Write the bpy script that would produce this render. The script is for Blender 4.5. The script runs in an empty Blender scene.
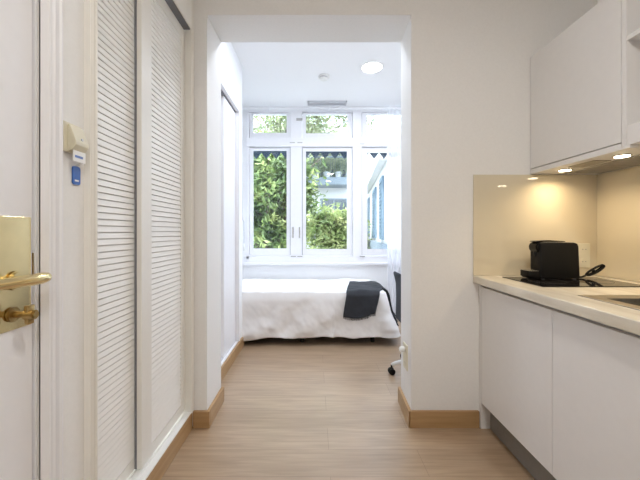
import bpy, bmesh, math, random
from mathutils import Vector, Matrix, noise
random.seed(7)
C = bpy.context.scene.collection
PI = math.pi
H = 1.17
F = 320.0

# ------------------------------------------------------------------ materials
def nt(name):
    m = bpy.data.materials.new(name); m.use_nodes = True
    return m, m.node_tree.nodes, m.node_tree.links, m.node_tree.nodes['Principled BSDF']

def paint(name, col, rough=0.5, bump=0.0, scale=60, var=0.03, metal=0.0, coat=0.0, spec=0.5):
    m, n, l, b = nt(name)
    tc = n.new('ShaderNodeTexCoord'); nz = n.new('ShaderNodeTexNoise')
    nz.inputs['Scale'].default_value = scale; nz.inputs['Detail'].default_value = 4
    l.new(tc.outputs['Object'], nz.inputs['Vector'])
    r = n.new('ShaderNodeValToRGB')
    r.color_ramp.elements[0].position = .3; r.color_ramp.elements[1].position = .7
    r.color_ramp.elements[0].color = (*[c*(1-var) for c in col], 1)
    r.color_ramp.elements[1].color = (*[min(1, c*(1+var)) for c in col], 1)
    l.new(nz.outputs['Fac'], r.inputs['Fac']); l.new(r.outputs['Color'], b.inputs['Base Color'])
    b.inputs['Roughness'].default_value = rough; b.inputs['Metallic'].default_value = metal
    b.inputs['Coat Weight'].default_value = coat; b.inputs['Specular IOR Level'].default_value = spec
    if bump:
        bp = n.new('ShaderNodeBump'); bp.inputs['Strength'].default_value = bump; bp.inputs['Distance'].default_value = .002
        l.new(nz.outputs['Fac'], bp.inputs['Height']); l.new(bp.outputs['Normal'], b.inputs['Normal'])
    return m

def emit(name, col, s):
    m = bpy.data.materials.new(name); m.use_nodes = True
    n = m.node_tree.nodes; b = n['Principled BSDF']
    b.inputs['Emission Color'].default_value = (*col, 1); b.inputs['Emission Strength'].default_value = s
    b.inputs['Base Color'].default_value = (.8, .8, .8, 1)
    return m

def floor_mat():
    m, n, l, b = nt('oak_laminate')
    tc = n.new('ShaderNodeTexCoord')
    br = n.new('ShaderNodeTexBrick')
    br.inputs['Scale'].default_value = 1; br.inputs['Brick Width'].default_value = 1.28; br.inputs['Row Height'].default_value = .19
    br.inputs['Mortar Size'].default_value = .0012; br.inputs['Mortar Smooth'].default_value = .3
    br.inputs['Color1'].default_value = (.39, .278, .178, 1); br.inputs['Color2'].default_value = (.45, .33, .222, 1)
    br.inputs['Mortar'].default_value = (.25, .165, .105, 1)
    br.offset = .37; br.inputs['Bias'].default_value = 0
    l.new(tc.outputs['Object'], br.inputs['Vector'])
    mp = n.new('ShaderNodeMapping'); mp.inputs['Scale'].default_value = (1.6, 26, 1)
    l.new(tc.outputs['Object'], mp.inputs['Vector'])
    nz = n.new('ShaderNodeTexNoise'); nz.inputs['Scale'].default_value = 2.2; nz.inputs['Detail'].default_value = 8; nz.inputs['Distortion'].default_value = .6
    l.new(mp.outputs['Vector'], nz.inputs['Vector'])
    r = n.new('ShaderNodeValToRGB'); r.color_ramp.elements[0].position = .3; r.color_ramp.elements[1].position = .72
    r.color_ramp.elements[0].color = (.78, .75, .72, 1); r.color_ramp.elements[1].color = (1.12, 1.1, 1.08, 1)
    l.new(nz.outputs['Fac'], r.inputs['Fac'])
    n2 = n.new('ShaderNodeTexNoise'); n2.inputs['Scale'].default_value = 1.4; n2.inputs['Detail'].default_value = 3
    mp2 = n.new('ShaderNodeMapping'); mp2.inputs['Scale'].default_value = (1.2, 5, 1)
    l.new(tc.outputs['Object'], mp2.inputs['Vector']); l.new(mp2.outputs['Vector'], n2.inputs['Vector'])
    r2 = n.new('ShaderNodeValToRGB'); r2.color_ramp.elements[0].position = .3; r2.color_ramp.elements[1].position = .7
    r2.color_ramp.elements[0].color = (.86, .84, .82, 1); r2.color_ramp.elements[1].color = (1.05, 1.05, 1.05, 1)
    l.new(n2.outputs['Fac'], r2.inputs['Fac'])
    x = n.new('ShaderNodeMixRGB'); x.blend_type = 'MULTIPLY'; x.inputs['Fac'].default_value = .85
    l.new(br.outputs['Color'], x.inputs['Color1']); l.new(r.outputs['Color'], x.inputs['Color2'])
    x2 = n.new('ShaderNodeMixRGB'); x2.blend_type = 'MULTIPLY'; x2.inputs['Fac'].default_value = .9
    l.new(x.outputs['Color'], x2.inputs['Color1']); l.new(r2.outputs['Color'], x2.inputs['Color2'])
    l.new(x2.outputs['Color'], b.inputs['Base Color'])
    b.inputs['Roughness'].default_value = .36
    b.inputs['Coat Weight'].default_value = .5; b.inputs['Coat Roughness'].default_value = .3
    bp = n.new('ShaderNodeBump'); bp.inputs['Strength'].default_value = .25; bp.inputs['Distance'].default_value = .001
    l.new(nz.outputs['Fac'], bp.inputs['Height']); l.new(bp.outputs['Normal'], b.inputs['Normal'])
    return m

def wood_mat(name, c1, c2, axis=0, rough=.4):
    m, n, l, b = nt(name)
    tc = n.new('ShaderNodeTexCoord'); mp = n.new('ShaderNodeMapping')
    s = [22, 22, 22]; s[axis] = 1.5
    mp.inputs['Scale'].default_value = s
    l.new(tc.outputs['Object'], mp.inputs['Vector'])
    nz = n.new('ShaderNodeTexNoise'); nz.inputs['Scale'].default_value = 2; nz.inputs['Detail'].default_value = 6
    l.new(mp.outputs['Vector'], nz.inputs['Vector'])
    r = n.new('ShaderNodeValToRGB'); r.color_ramp.elements[0].position = .3; r.color_ramp.elements[1].position = .7
    r.color_ramp.elements[0].color = (*c1, 1); r.color_ramp.elements[1].color = (*c2, 1)
    l.new(nz.outputs['Fac'], r.inputs['Fac']); l.new(r.outputs['Color'], b.inputs['Base Color'])
    b.inputs['Roughness'].default_value = rough
    return m

def glass_mat():
    m = bpy.data.materials.new('window_glass'); m.use_nodes = True
    n, l = m.node_tree.nodes, m.node_tree.links
    n.clear()
    o = n.new('ShaderNodeOutputMaterial'); t = n.new('ShaderNodeBsdfTransparent'); g = n.new('ShaderNodeBsdfGlossy')
    g.inputs['Roughness'].default_value = .02; t.inputs['Color'].default_value = (.97, .99, .98, 1)
    mx = n.new('ShaderNodeMixShader'); mx.inputs['Fac'].default_value = .03
    l.new(t.outputs[0], mx.inputs[1]); l.new(g.outputs[0], mx.inputs[2]); l.new(mx.outputs[0], o.inputs['Surface'])
    return m

def sheer_mat():
    m = bpy.data.materials.new('sheer_voile'); m.use_nodes = True
    n, l = m.node_tree.nodes, m.node_tree.links
    n.clear()
    o = n.new('ShaderNodeOutputMaterial'); t = n.new('ShaderNodeBsdfTransparent')
    d = n.new('ShaderNodeBsdfDiffuse'); tr = n.new('ShaderNodeBsdfTranslucent')
    d.inputs['Color'].default_value = (.92, .93, .96, 1); tr.inputs['Color'].default_value = (.92, .93, .97, 1)
    m1 = n.new('ShaderNodeMixShader'); m1.inputs['Fac'].default_value = .55
    l.new(d.outputs[0], m1.inputs[1]); l.new(tr.outputs[0], m1.inputs[2])
    m2 = n.new('ShaderNodeMixShader'); m2.inputs['Fac'].default_value = .72
    l.new(t.outputs[0], m2.inputs[1]); l.new(m1.outputs[0], m2.inputs[2]); l.new(m2.outputs[0], o.inputs['Surface'])
    return m

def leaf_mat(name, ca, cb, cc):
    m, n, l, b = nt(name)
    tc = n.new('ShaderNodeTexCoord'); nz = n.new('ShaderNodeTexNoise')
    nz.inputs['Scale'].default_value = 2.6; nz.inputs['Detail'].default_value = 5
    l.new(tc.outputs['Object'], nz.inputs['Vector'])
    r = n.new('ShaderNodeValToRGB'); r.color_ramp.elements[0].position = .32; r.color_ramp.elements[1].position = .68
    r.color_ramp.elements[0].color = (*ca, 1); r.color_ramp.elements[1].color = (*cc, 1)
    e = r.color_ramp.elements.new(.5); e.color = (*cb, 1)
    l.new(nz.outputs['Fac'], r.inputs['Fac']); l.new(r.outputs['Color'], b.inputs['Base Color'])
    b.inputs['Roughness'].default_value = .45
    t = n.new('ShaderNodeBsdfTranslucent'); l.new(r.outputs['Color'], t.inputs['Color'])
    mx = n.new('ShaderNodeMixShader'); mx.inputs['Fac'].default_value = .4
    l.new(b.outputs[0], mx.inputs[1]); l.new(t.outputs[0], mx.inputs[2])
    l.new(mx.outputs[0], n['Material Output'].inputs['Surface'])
    return m

def stone_mat():
    m, n, l, b = nt('cream_stone')
    tc = n.new('ShaderNodeTexCoord'); mp = n.new('ShaderNodeMapping'); mp.inputs['Scale'].default_value = (9, 1.6, 9)
    l.new(tc.outputs['Object'], mp.inputs['Vector'])
    nz = n.new('ShaderNodeTexNoise'); nz.inputs['Scale'].default_value = 2.5; nz.inputs['Detail'].default_value = 6
    l.new(mp.outputs['Vector'], nz.inputs['Vector'])
    r = n.new('ShaderNodeValToRGB'); r.color_ramp.elements[0].position = .35; r.color_ramp.elements[1].position = .65
    r.color_ramp.elements[0].color = (.60, .54, .43, 1); r.color_ramp.elements[1].color = (.76, .71, .60, 1)
    l.new(nz.outputs['Fac'], r.inputs['Fac']); l.new(r.outputs['Color'], b.inputs['Base Color'])
    b.inputs['Roughness'].default_value = .28
    return m

M = dict(
    wall=paint('warm_white_wall', (.79, .782, .765), .7, .15, 90, .015),
    wallb=paint('white_wall', (.86, .87, .89), .7, .1, 90, .01),
    ceil=paint('white_ceiling', (.88, .88, .89), .8, .1, 90, .01),
    floor=floor_mat(),
    oak=wood_mat('oak_skirting', (.36, .215, .095), (.46, .295, .145), 0, .4),
    oaky=wood_mat('oak_skirting_side', (.36, .215, .095), (.46, .295, .145), 1, .4),
    cream=paint('cream_lacquer', (.79, .77, .72), .35, .03, 30, .01),
    door=paint('door_lacquer', (.80, .80, .82), .4, .03, 30, .01),
    slat=paint('louvre_lacquer', (.86, .85, .82), .4, .03, 30, .01),
    cab=paint('white_cabinet', (.75, .735, .72), .38, .02, 30, .01),
    cabin=paint('cabinet_inside', (.70, .68, .68), .5, .02, 30, .01),
    plinth=paint('grey_plinth', (.20, .185, .165), .4, .05, 40, .05),
    rail=paint('aluminium', (.45, .44, .43), .35, .02, 60, .03, metal=.8),
    stone=stone_mat(),
    splash=paint('cream_glass', (.66, .585, .435), .05, 0, 8, .01, spec=.6, coat=.3),
    hob=paint('black_ceramic', (.010, .009, .009), .04, 0, 8, .0),
    ring=paint('hob_ring', (.10, .10, .10), .2, 0, 8, .0),
    steel=paint('brushed_steel', (.42, .40, .37), .28, .05, 120, .06, metal=1),
    dark=paint('black_plastic', (.008, .0075, .007), .5, .05, 200, .1, spec=.2),
    darkg=paint('gloss_black_plastic', (.008, .008, .008), .2, 0, 200, .1, spec=.35),
    brass=paint('polished_brass', (.80, .66, .36), .18, .02, 20, .05, metal=1),
    bronze=paint('aged_brass', (.42, .30, .13), .3, .1, 40, .2, metal=1),
    chrome=paint('chrome', (.7, .7, .7), .15, 0, 20, .02, metal=1),
    ivory=paint('ivory_plastic', (.68, .64, .50), .4, .02, 40, .02),
    whitep=paint('white_plastic', (.80, .80, .78), .35, .02, 40, .01),
    blue=paint('blue_plastic', (.02, .11, .42), .3, .02, 40, .05),
    greyp=paint('grey_plastic', (.58, .59, .62), .5, .02, 40, .02),
    win=paint('window_lacquer', (.86, .86, .89), .35, .03, 30, .01),
    gap=paint('seal_rubber_and_gap_shade', (.20, .20, .22), .7, 0, 30, .02),  # rubber parts; also the painted shade in the closet door gap
    duvet=paint('duvet_cotton', (.80, .78, .77), .85, .2, 220, .01),
    navy=paint('charcoal_knit', (.022, .024, .03), .9, .6, 260, .35),
    chairf=paint('dark_fabric', (.03, .034, .045), .85, .4, 260, .3),
    glass=glass_mat(), sheer=sheer_mat(),
    led=emit('warm_led', (1, .84, .60), 22), lamp=emit('white_led', (1, .98, .95), 12),
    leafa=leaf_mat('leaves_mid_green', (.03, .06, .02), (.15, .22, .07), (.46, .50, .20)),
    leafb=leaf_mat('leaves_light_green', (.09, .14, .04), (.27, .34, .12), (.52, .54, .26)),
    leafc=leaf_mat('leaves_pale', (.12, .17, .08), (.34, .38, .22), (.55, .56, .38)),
    bark=paint('bark', (.10, .075, .055), .9, .8, 25, .3),
    facade=paint('render_white', (.50, .50, .50), .8, .3, 20, .03),
    faceb=paint('render_grey', (.16, .19, .22), .8, .3, 20, .05),
    tile=paint('slate_roof', (.07, .08, .095), .8, .8, 30, .3),
    shut=paint('blue_grey_shutter', (.10, .15, .20), .6, .05, 30, .05),
    awn=paint('dark_awning', (.025, .045, .075), .8, .2, 60, .1),
    dglass=paint('dark_pane', (.05, .065, .08), .1, 0, 10, .2),
    ground=paint('paving', (.35, .34, .31), .9, .5, 8, .15),
    terr=paint('terracotta', (.45, .17, .08), .8, .2, 30, .1),
    print=paint('blue_print', (.15, .25, .55), .5, 0, 30, .02),
)

# ------------------------------------------------------------------ mesh helpers
class MB:
    def __init__(s): s.bm = bmesh.new()
    def box(s, x0, x1, y0, y1, z0, z1, bev=0.0, seg=2):
        b = bmesh.new()
        bmesh.ops.create_cube(b, size=1)
        for v in b.verts:
            v.co = Vector(((x0+x1)/2+v.co.x*(x1-x0), (y0+y1)/2+v.co.y*(y1-y0), (z0+z1)/2+v.co.z*(z1-z0)))
        if bev: bmesh.ops.bevel(b, geom=list(b.edges), offset=bev, segments=seg, affect='EDGES', profile=.5)
        s._merge(b); return s
    def _merge(s, b, mat=None):
        if mat is not None: b.transform(mat)
        me = bpy.data.meshes.new('tmp'); b.to_mesh(me); b.free(); s.bm.from_mesh(me); bpy.data.meshes.remove(me)
    def prism(s, pts, lo, hi, axis='z', bev=0.0, seg=2):
        """pts 2D outline extruded along axis from lo to hi.  z:(x,y)  y:(x,z)  x:(y,z)"""
        b = bmesh.new()
        def mk(p, h):
            if axis == 'z': return (p[0], p[1], h)
            if axis == 'y': return (p[0], h, p[1])
            return (h, p[0], p[1])
        a = [b.verts.new(mk(p, lo)) for p in pts]; c = [b.verts.new(mk(p, hi)) for p in pts]
        b.faces.new(a); b.faces.new(list(reversed(c)))
        for i in range(len(pts)):
            j = (i+1) % len(pts); b.faces.new([a[i], c[i], c[j], a[j]])
        bmesh.ops.recalc_face_normals(b, faces=b.faces)
        if bev: bmesh.ops.bevel(b, geom=list(b.edges), offset=bev, segments=seg, affect='EDGES', profile=.5)
        s._merge(b); return s
    def cyl(s, p0, p1, r0, r1=None, seg=20, bev=0):
        r1 = r0 if r1 is None else r1
        p0, p1 = Vector(p0), Vector(p1); d = p1-p0
        b = bmesh.new()
        bmesh.ops.create_cone(b, cap_ends=True, segments=seg, radius1=r0, radius2=r1, depth=d.length)
        if bev:
            bmesh.ops.bevel(b, geom=[e for e in b.edges if any(len(f.verts) > 4 for f in e.link_faces)], offset=bev, segments=2, affect='EDGES')
        q = d.to_track_quat('Z', 'Y').to_matrix().to_4x4()
        s._merge(b, Matrix.Translation((p0+p1)/2) @ q); return s
    def tube(s, pts, r, seg=8, closed=False):
        pts = [Vector(p) for p in pts]; rings = []
        up = Vector((0, 0, 1))
        for i, p in enumerate(pts):
            t = (pts[min(i+1, len(pts)-1)]-pts[max(i-1, 0)]).normalized()
            u = t.cross(up)
            if u.length < 1e-3: u = t.cross(Vector((1, 0, 0)))
            u.normalize(); w = t.cross(u).normalized()
            rr = r[i] if isinstance(r, (list, tuple)) else r
            rings.append([s.bm.verts.new(p+(u*math.cos(a)+w*math.sin(a))*rr) for a in [2*PI*k/seg for k in range(seg)]])
        for i in range(len(rings)-1):
            for k in range(seg):
                s.bm.faces.new([rings[i][k], rings[i][(k+1) % seg], rings[i+1][(k+1) % seg], rings[i+1][k]])
        s.bm.faces.new(rings[0]); s.bm.faces.new(list(reversed(rings[-1]))); return s
    def sphere(s, c, rx, ry=None, rz=None, seg=20):
        b = bmesh.new(); bmesh.ops.create_uvsphere(b, u_segments=seg, v_segments=seg//2, radius=1)
        s._merge(b, Matrix.Translation(c) @ Matrix.Diagonal((rx, ry or rx, rz or rx, 1))); return s
    def grid(s, rows):
        """rows: list of lists of points"""
        vs = [[s.bm.verts.new(p) for p in r] for r in rows]
        for i in range(len(vs)-1):
            for j in range(len(vs[0])-1):
                s.bm.faces.new([vs[i][j], vs[i][j+1], vs[i+1][j+1], vs[i+1][j]])
        return s
    def build(s, name, mat, parent=None, smooth=False, xf=None):
        if xf is not None: s.bm.transform(xf)
        bmesh.ops.recalc_face_normals(s.bm, faces=s.bm.faces)
        o = bpy.data.objects.new(name, bpy.data.meshes.new(name))
        root = Vector((0, 0, 0)); p = parent
        while p is not None: root += p.location; p = p.parent
        if parent is None:      # origin at the thing's base
            cs = [v.co for v in s.bm.verts]
            lo = Vector([min(c[i] for c in cs) for i in range(3)]); hi = Vector([max(c[i] for c in cs) for i in range(3)])
            root = Vector(((lo.x+hi.x)/2, (lo.y+hi.y)/2, lo.z)); o.location = root
        s.bm.transform(Matrix.Translation(-root))
        s.bm.to_mesh(o.data); s.bm.free()
        o.data.materials.append(mat)
        if smooth:
            o.data.shade_smooth()
            if smooth == 'auto':
                try: o.data.set_sharp_from_angle(angle=math.radians(35))
                except Exception: pass
        C.objects.link(o)
        if parent is not None: o.parent = parent
        return o

def tag(o, label, cat, group=None):
    o['label'] = label; o['category'] = cat
    if group: o['group'] = group
    return o
def thing(name, label, cat, loc, group=None):
    o = bpy.data.objects.new(name, None); o.location = loc; C.objects.link(o); o.empty_display_size = .05
    return tag(o, label, cat, group)
def struct(name, mb, mat, label=None):
    o = mb.build(name, mat); o['kind'] = 'structure'
    if label: o['label'] = label
    return o
def solid(o, t):
    m = o.modifiers.new('thickness', 'SOLIDIFY'); m.thickness = t; m.offset = 0
def fbm(x, y, z=0.0): return noise.fractal(Vector((x, y, z)), 1.0, 2.0, 4)

# ------------------------------------------------------------------ room constants
D = 1.925; DB = 2.204            # partition front / back
XL = -.73                        # kitchen left wall face
XR = 1.70                        # kitchen right wall
ZK = 2.72                        # kitchen ceiling
ZB = 2.87                        # bedroom ceiling
YW = 4.35                        # window wall
XBR = 2.4                        # bedroom right wall
YB = -1.7                        # kitchen rear wall

struct('floor', MB().box(-1.6, 2.7, YB-.1, YW+.13, -.1, 0), M['floor'], 'light oak laminate floor boards')
struct('ceiling', MB().box(-1.6, XR+.1, YB-.1, D+.01, ZK, ZK+.2), M['ceil'], 'white kitchen ceiling')
struct('ceiling', MB().box(-1.6, XBR+.1, DB-.01, YW+.13, ZB, ZB+.1), M['ceil'], 'white bedroom ceiling')

# partition wall with the tall opening (two piers and the lintel)
w = MB()
w.prism([(-1.5, D), (-.647, D), (-.644, DB), (-1.5, DB)], 0, 3.0)
w.prism([(.582, D), (XBR+.1, D), (XBR+.1, DB), (.596, DB)], 0, 3.0)
w.prism([(-.647, D), (.582, D), (.596, DB), (-.644, DB)], 2.476, 3.0)
bmesh.ops.remove_doubles(w.bm, verts=w.bm.verts, dist=1e-5)
struct('wall_partition', w, M['wall'], 'off white partition wall with tall square opening')

# left kitchen wall: strips round the entrance door and the louvred closet
w = MB()
w.box(-.93, XL, YB, -.08, 0, 3)
w.box(-.93, XL, -.08, .836, 2.10, 3)
w.box(-.93, XL, .852, 1.035, 0, 3)
w.box(-.93, XL, 1.035, D, 2.62, 3)
w.box(-1.5, -1.42, 1.0, D, 0, 3)
w.box(-.93, -.79, .842, .852, 0, 3)
struct('wall_left', w, M['wall'], 'off white kitchen wall strip')
struct('wall_right', MB().box(XR, XR+.12, YB, D, 0, 3), M['wall'])
struct('wall_rear', MB().box(-.93, XR+.1, YB-.1, YB, 0, 3), M['wall'])

# bedroom shell
struct('wall_bedroom_right', MB().box(XBR, XBR+.12, DB, YW+.2, 0, 3), M['wallb'])
struct('wall_bedroom_left', MB().box(-1.5, -.975, 3.30, YW+.2, 0, 3), M['wallb'])
w = MB()
w.box(-1.5, -.745, 3.12, 3.30, 0, 3)         # end of wardrobe niche
w.box(-1.5, -.745, DB, 3.12, 2.40, 3)        # over the wardrobe
w.box(-1.5, -1.40, DB, 3.12, 0, 2.4)
struct('wall_wardrobe_side', w, M['wallb'], 'white wall around the bedroom wardrobe')
wx0, wx1, wz0, wz1 = -.925, 1.26, .80, 2.80
w = MB()
w.box(-1.5, XBR+.1, YW, YW+.13, -.1, wz0)
w.box(-1.5, XBR+.1, YW, YW+.13, wz1, 3)
w.box(-1.5, wx0, YW, YW+.13, wz0, wz1)
w.box(wx1, XBR+.1, YW, YW+.13, wz0, wz1)
struct('wall_window', w, M['wallb'], 'white wall around the bedroom window')

# skirting boards
def skirt(name, x0, x1, y0, y1, mat, h=.10):
    struct(name, MB().box(x0, x1, y0, y1, 0, h, .003), mat, 'oak skirting board')
skirt('baseboard_left', -.80, -.725, 1.037, 1.903, M['oaky'])
skirt('baseboard_left', -.731, -.725+.004, .916, 1.012, M['oaky'])
skirt('baseboard_front_left', -.725, -.625, 1.905, D-.0005, M['oak'])
skirt('baseboard_jamb_left', -.6455, -.625, D, 2.215, M['oaky'])
skirt('baseboard_front_right', .572, .984, 1.907, D-.0005, M['oak'])
b = MB().prism([(.5805, D), (.563, D-.018), (.577, 2.215), (.5955, 2.215)], 0, .10)
struct('baseboard_jamb_right', b, M['oaky'], 'oak skirting board on the right jamb')
skirt('baseboard_bedroom_left', -.745, -.725, 2.222, 3.31, M['oaky'], .10)

# ------------------------------------------------------------------ entrance door (left edge)
dr = bpy.data.objects.new('door_1', None); dr.location = (-.76, .4, 0); C.objects.link(dr); dr['kind'] = 'structure'
dr['label'] = 'white entrance door with brass lock plate'
b = MB().box(-.785, -.742, -.075, .8415, .004, 2.095, .002)
b.build('door_leaf', M['door'], dr)
# flat panel moulding outside the frame's left edge
pl = MB().prism([(.73-.0, .93), (.834, .93), (.834, 1.2085), (.66, 1.2085), (.66, .93)], -.742, -.7385, 'x', .001).build('lock_plate', M['brass'], dr)
pl['label'] = 'polished brass lock plate'
b = MB()
b.cyl((-.7385, .790, 1.050), (-.728, .790, 1.050), .024, seg=28, bev=.003)
b.cyl((-.73, .790, 1.050), (-.680, .790, 1.054), .010)
b.tube([(-.674, .812, 1.058), (-.673, .806, 1.057), (-.674, .79, 1.056), (-.676, .76, 1.055), (-.680, .73, 1.055), (-.684, .70, 1.055), (-.688, .66, 1.054)],
       [.007, .0115, .0145, .014, .013, .013, .012], 16)
b.build('door_handle', M['brass'], dr, smooth='auto')
b = MB()
b.cyl((-.7385, .780, .969), (-.731, .780, .969), .018, seg=24, bev=.002)
b.cyl((-.731, .780, .969), (-.690, .780, .969), .008)
b.cyl((-.705, .780, .969), (-.678, .780, .969), .0135, .011, seg=18, bev=.003)
b.prism([(.772, .946), (.788, .946), (.791, .992), (.769, .992)], -.700, -.690, 'x', .002)
b.build('lock_turn', M['bronze'], dr, smooth='auto')
b = MB().prism([(.8440, 1.055), (.8440, 1.115), (.8420, 1.115), (.8420, 1.055)], -.765, -.7405, 'x').build('strike_plate', M['bronze'], dr)
# fluted casing of the door
def casing(y0, y1, x, flip=False, amp=1.0):
    """fluted profile in plan from y0 to y1 on wall face x"""
    n = 14; pts = []
    prof = [0, .008, .016, .018, .010, .010, .016, .019, .016, .009, .009, .018, .022, .022, .012, .012]
    for i, h in enumerate(prof):
        h *= amp; t = i/(len(prof)-1); pts.append((x+h, (y1+(y0-y1)*t) if flip else (y0+(y1-y0)*t)))
    return [(x-.004, pts[0][1])]+pts+[(x-.004, pts[-1][1])]
cs = MB().prism(casing(.852, .908, XL+.0005), 0, 2.17)
cs.box(-.79, -.7365, .8445, .8500, 0, 2.10)
struct('trim_1', cs, M['door'], 'fluted white casing of the entrance door')
cs = MB().prism([(XL, 0), (XL+.02, 0), (XL+.02, .07), (XL, .07)], -.1, .845, 'y', .003)
bmesh.ops.translate(cs.bm, verts=cs.bm.verts, vec=(0, 0, 2.10))
struct('trim_2', cs, M['door'])

# ------------------------------------------------------------------ key card switch
def yl(px, X=.73): return X*F/(314.5-px)
t = thing('key_card_switch', 'ivory key card switch on wall beside the entrance door', 'switch', (XL, .955, 1.40))
MB().box(XL+.0006, XL+.010, .918, .992, 1.405, 1.492, .003).build('back_plate', M['ivory'], t)
b = MB().prism([(XL+.010, 1.405), (XL+.010, 1.486), (XL+.018, 1.484), (XL+.035, 1.437), (XL+.035, 1.426), (XL+.026, 1.412)], .932, .986, 'y', .002)
b.build('card_housing', M['ivory'], t)
MB().cyl((XL+.031, .960, 1.445), (XL+.0345, .960, 1.446), .004).build('indicator', M['greyp'], t)
t = thing('key_card', 'white key card sticking out under the ivory card switch', 'card', (XL+.02, .955, 1.385))
MB().box(XL+.024, XL+.0265, .934, .984, 1.378, 1.411, .0008).build('card', M['whitep'], t)
MB().box(XL+.0265, XL+.0270, .940, .972, 1.390, 1.397).build('printed_band', M['print'], t)
t = thing('key_tag', 'blue rounded key tag hanging below white key card', 'key tag', (XL+.02, .955, 1.30))
pts = []
for cx, cz, a0 in ((.985, 1.362, 0), (.969, 1.362, 90), (.969, 1.322, 180), (.985, 1.322, 270)):
    for k in range(6):
        a = math.radians(a0+18*k); pts.append((cx+.008*math.cos(a), cz+.008*math.sin(a)))
MB().prism(pts, XL+.0008, XL+.0043, 'x', .0006).build('tag_body', M['blue'], t)
MB().box(XL+.0043, XL+.0046, .969, .985, 1.324, 1.329).build('tag_mark', M['whitep'], t)
MB().tube([(XL+.013+.012*math.sin(a), .975+.004*math.cos(a), 1.3755+.0075*math.sin(a)) for a in [2*PI*k/12 for k in range(13)]], .0007, 6).build('ring', M['chrome'], t)

# ------------------------------------------------------------------ louvred sliding closet (kitchen)
t = thing('louvred_closet', 'cream louvred sliding door closet built into the left kitchen wall', 'closet', (-.77, 1.47, .10))
b = MB()
b.prism(casing(1.013, 1.049, XL+.0005), .0, 2.60)
b.prism(casing(1.885, 1.9225, XL+.0005, True, .35), .101, 2.60)
b.box(XL+.0005, XL+.008, 1.049, 1.885, 2.362, 2.60, .002)
b.box(-.83, XL, 1.037, 1.049, .105, 2.60)
b.box(-.83, XL, 1.893, 1.9235, .105, 2.60)
b.build('casing', M['cream'], t)
b = MB().box(-.84, -.727, 1.050, 1.892, .1008, .108, .001)
b.box(-.762, -.758, 1.050, 1.892, .108, .114); b.box(-.798, -.794, 1.050, 1.892, .108, .114)
b.build('bottom_track', M['whitep'], t)
b = MB().box(-.83, -.795, 1.050, 1.892, 2.362, 2.40)
b.build('top_track', M['cream'], t)
MB().box(-.794, -.735, 1.050, 1.892, 2.366, 2.40).build('track_recess', M['gap'], t)
def sliding(y0, y1, xf, z0, z1, stile):
    """panel whose face is at x = xf"""
    p = bpy.data.objects.new('sliding_door', None); C.objects.link(p); p.parent = t
    p.location = Vector((xf, (y0+y1)/2, z0))-t.location
    f = MB(); th = .022
    f.box(xf-th, xf, y0, y0+stile, z0, z1, .002); f.box(xf-th, xf, y1-stile*.55, y1, z0, z1, .002)
    f.box(xf-th+.002, xf-.001, y0+stile, y1-stile*.55, z0, z0+.05); f.box(xf-th+.002, xf-.001, y0+stile, y1-stile*.55, z1-.06, z1)
    f.build('door_frame', M['cream'], p)
    s = MB(); a, c = y0+stile-.001, y1-stile*.55+.001
    n = int((z1-z0-.11)/.0248); pit = (z1-z0-.11)/n
    for i in range(n):
        z = z0+.05+i*pit
        s.prism([(xf-.012, z+.0022), (xf-.004, z+.0022), (xf-.0022, z+.0040), (xf-.0050, z+pit-.0004), (xf-.012, z+pit-.0001)], a, c, 'y')
    s.box(xf-th+.001, xf-th+.006, a, c, z0+.04, z1-.05)
    s.build('louvres', M['slat'], p)
sliding(1.052, 1.47, -.800, .116, 2.352, .020)
sliding(1.418, 1.888, -.766, .118, 2.357, .088)
MB().box(-.7985, -.789, 1.419, 1.4215, .118, 2.350).build('gap_shade_strip', M['gap'], t)  # dark strip painting in the shadow where the two sliding doors overlap

# ------------------------------------------------------------------ bedroom wardrobe
t = thing('sliding_wardrobe', 'white smooth sliding wardrobe in the bedroom beyond the opening', 'wardrobe', (-.76, 2.66, .10))
b = MB().box(-.762, -.728, 2.216, 3.12, 2.335, 2.398, .002)
b.box(-.762, -.742, 2.216, 3.12, .1008, .112); b.box(-.772, -.728, 3.095, 3.12, .112, 2.335, .002)
b.build('frame', M['win'], t)
MB().box(-.80, -.7625, 2.216, 3.094, 2.322, 2.345).build('top_track', M['gap'], t)
MB().box(-.79, -.765, 2.70, 3.092, .114, 2.320, .002).build('sliding_door', M['win'], t)
o = MB().box(-.825, -.800, 2.22, 2.76, .114, 2.320, .002).build('sliding_door', M['win'], t)
MB().box(-.86, -.763, 2.218, 3.09, .1015, .1125).build('bottom_track', M['greyp'], t)

# ------------------------------------------------------------------ bedroom window
kw = YW/F
def wx(px): return (px-314.5)*kw
def wz(py): return H-(py-232)*kw
t = bpy.data.objects.new('window_1', None); t.location = (.17, YW+.1, wz0); C.objects.link(t); t['kind'] = 'structure'
t['label'] = 'white wooden bedroom window with three casements and transom lights'
b = MB()
ya, yb = YW-.012, YW+.10
b.box(wx0, wx(249.3), ya, yb, wz0, wz1-.005, .004)
b.box(wx1-.03, wx1, ya, yb, wz0, wz1-.005, .004)
b.box(wx0, wx1, ya, yb, wz(112.2), wz1, .004)
b.box(wx(290.5), wx(302), ya-.01, yb, wz(257), wz(111), .004)
b.box(wx(352.5), wx(361.5), ya-.01, yb, wz(257), wz(111), .004)
b.box(wx0, wx1, ya-.015, yb, wz(147), wz(138.5), .004)
b.box(wx0, wx1, ya, yb, wz(263), wz(256), .004)
b.build('window_frame', M['win'], t)
MB().box(wx0-.02, wx1+.02, YW-.05, YW+.0, wz(264.6), wz(262.2), .004).build('window_sill', M['win'], t)
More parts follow.
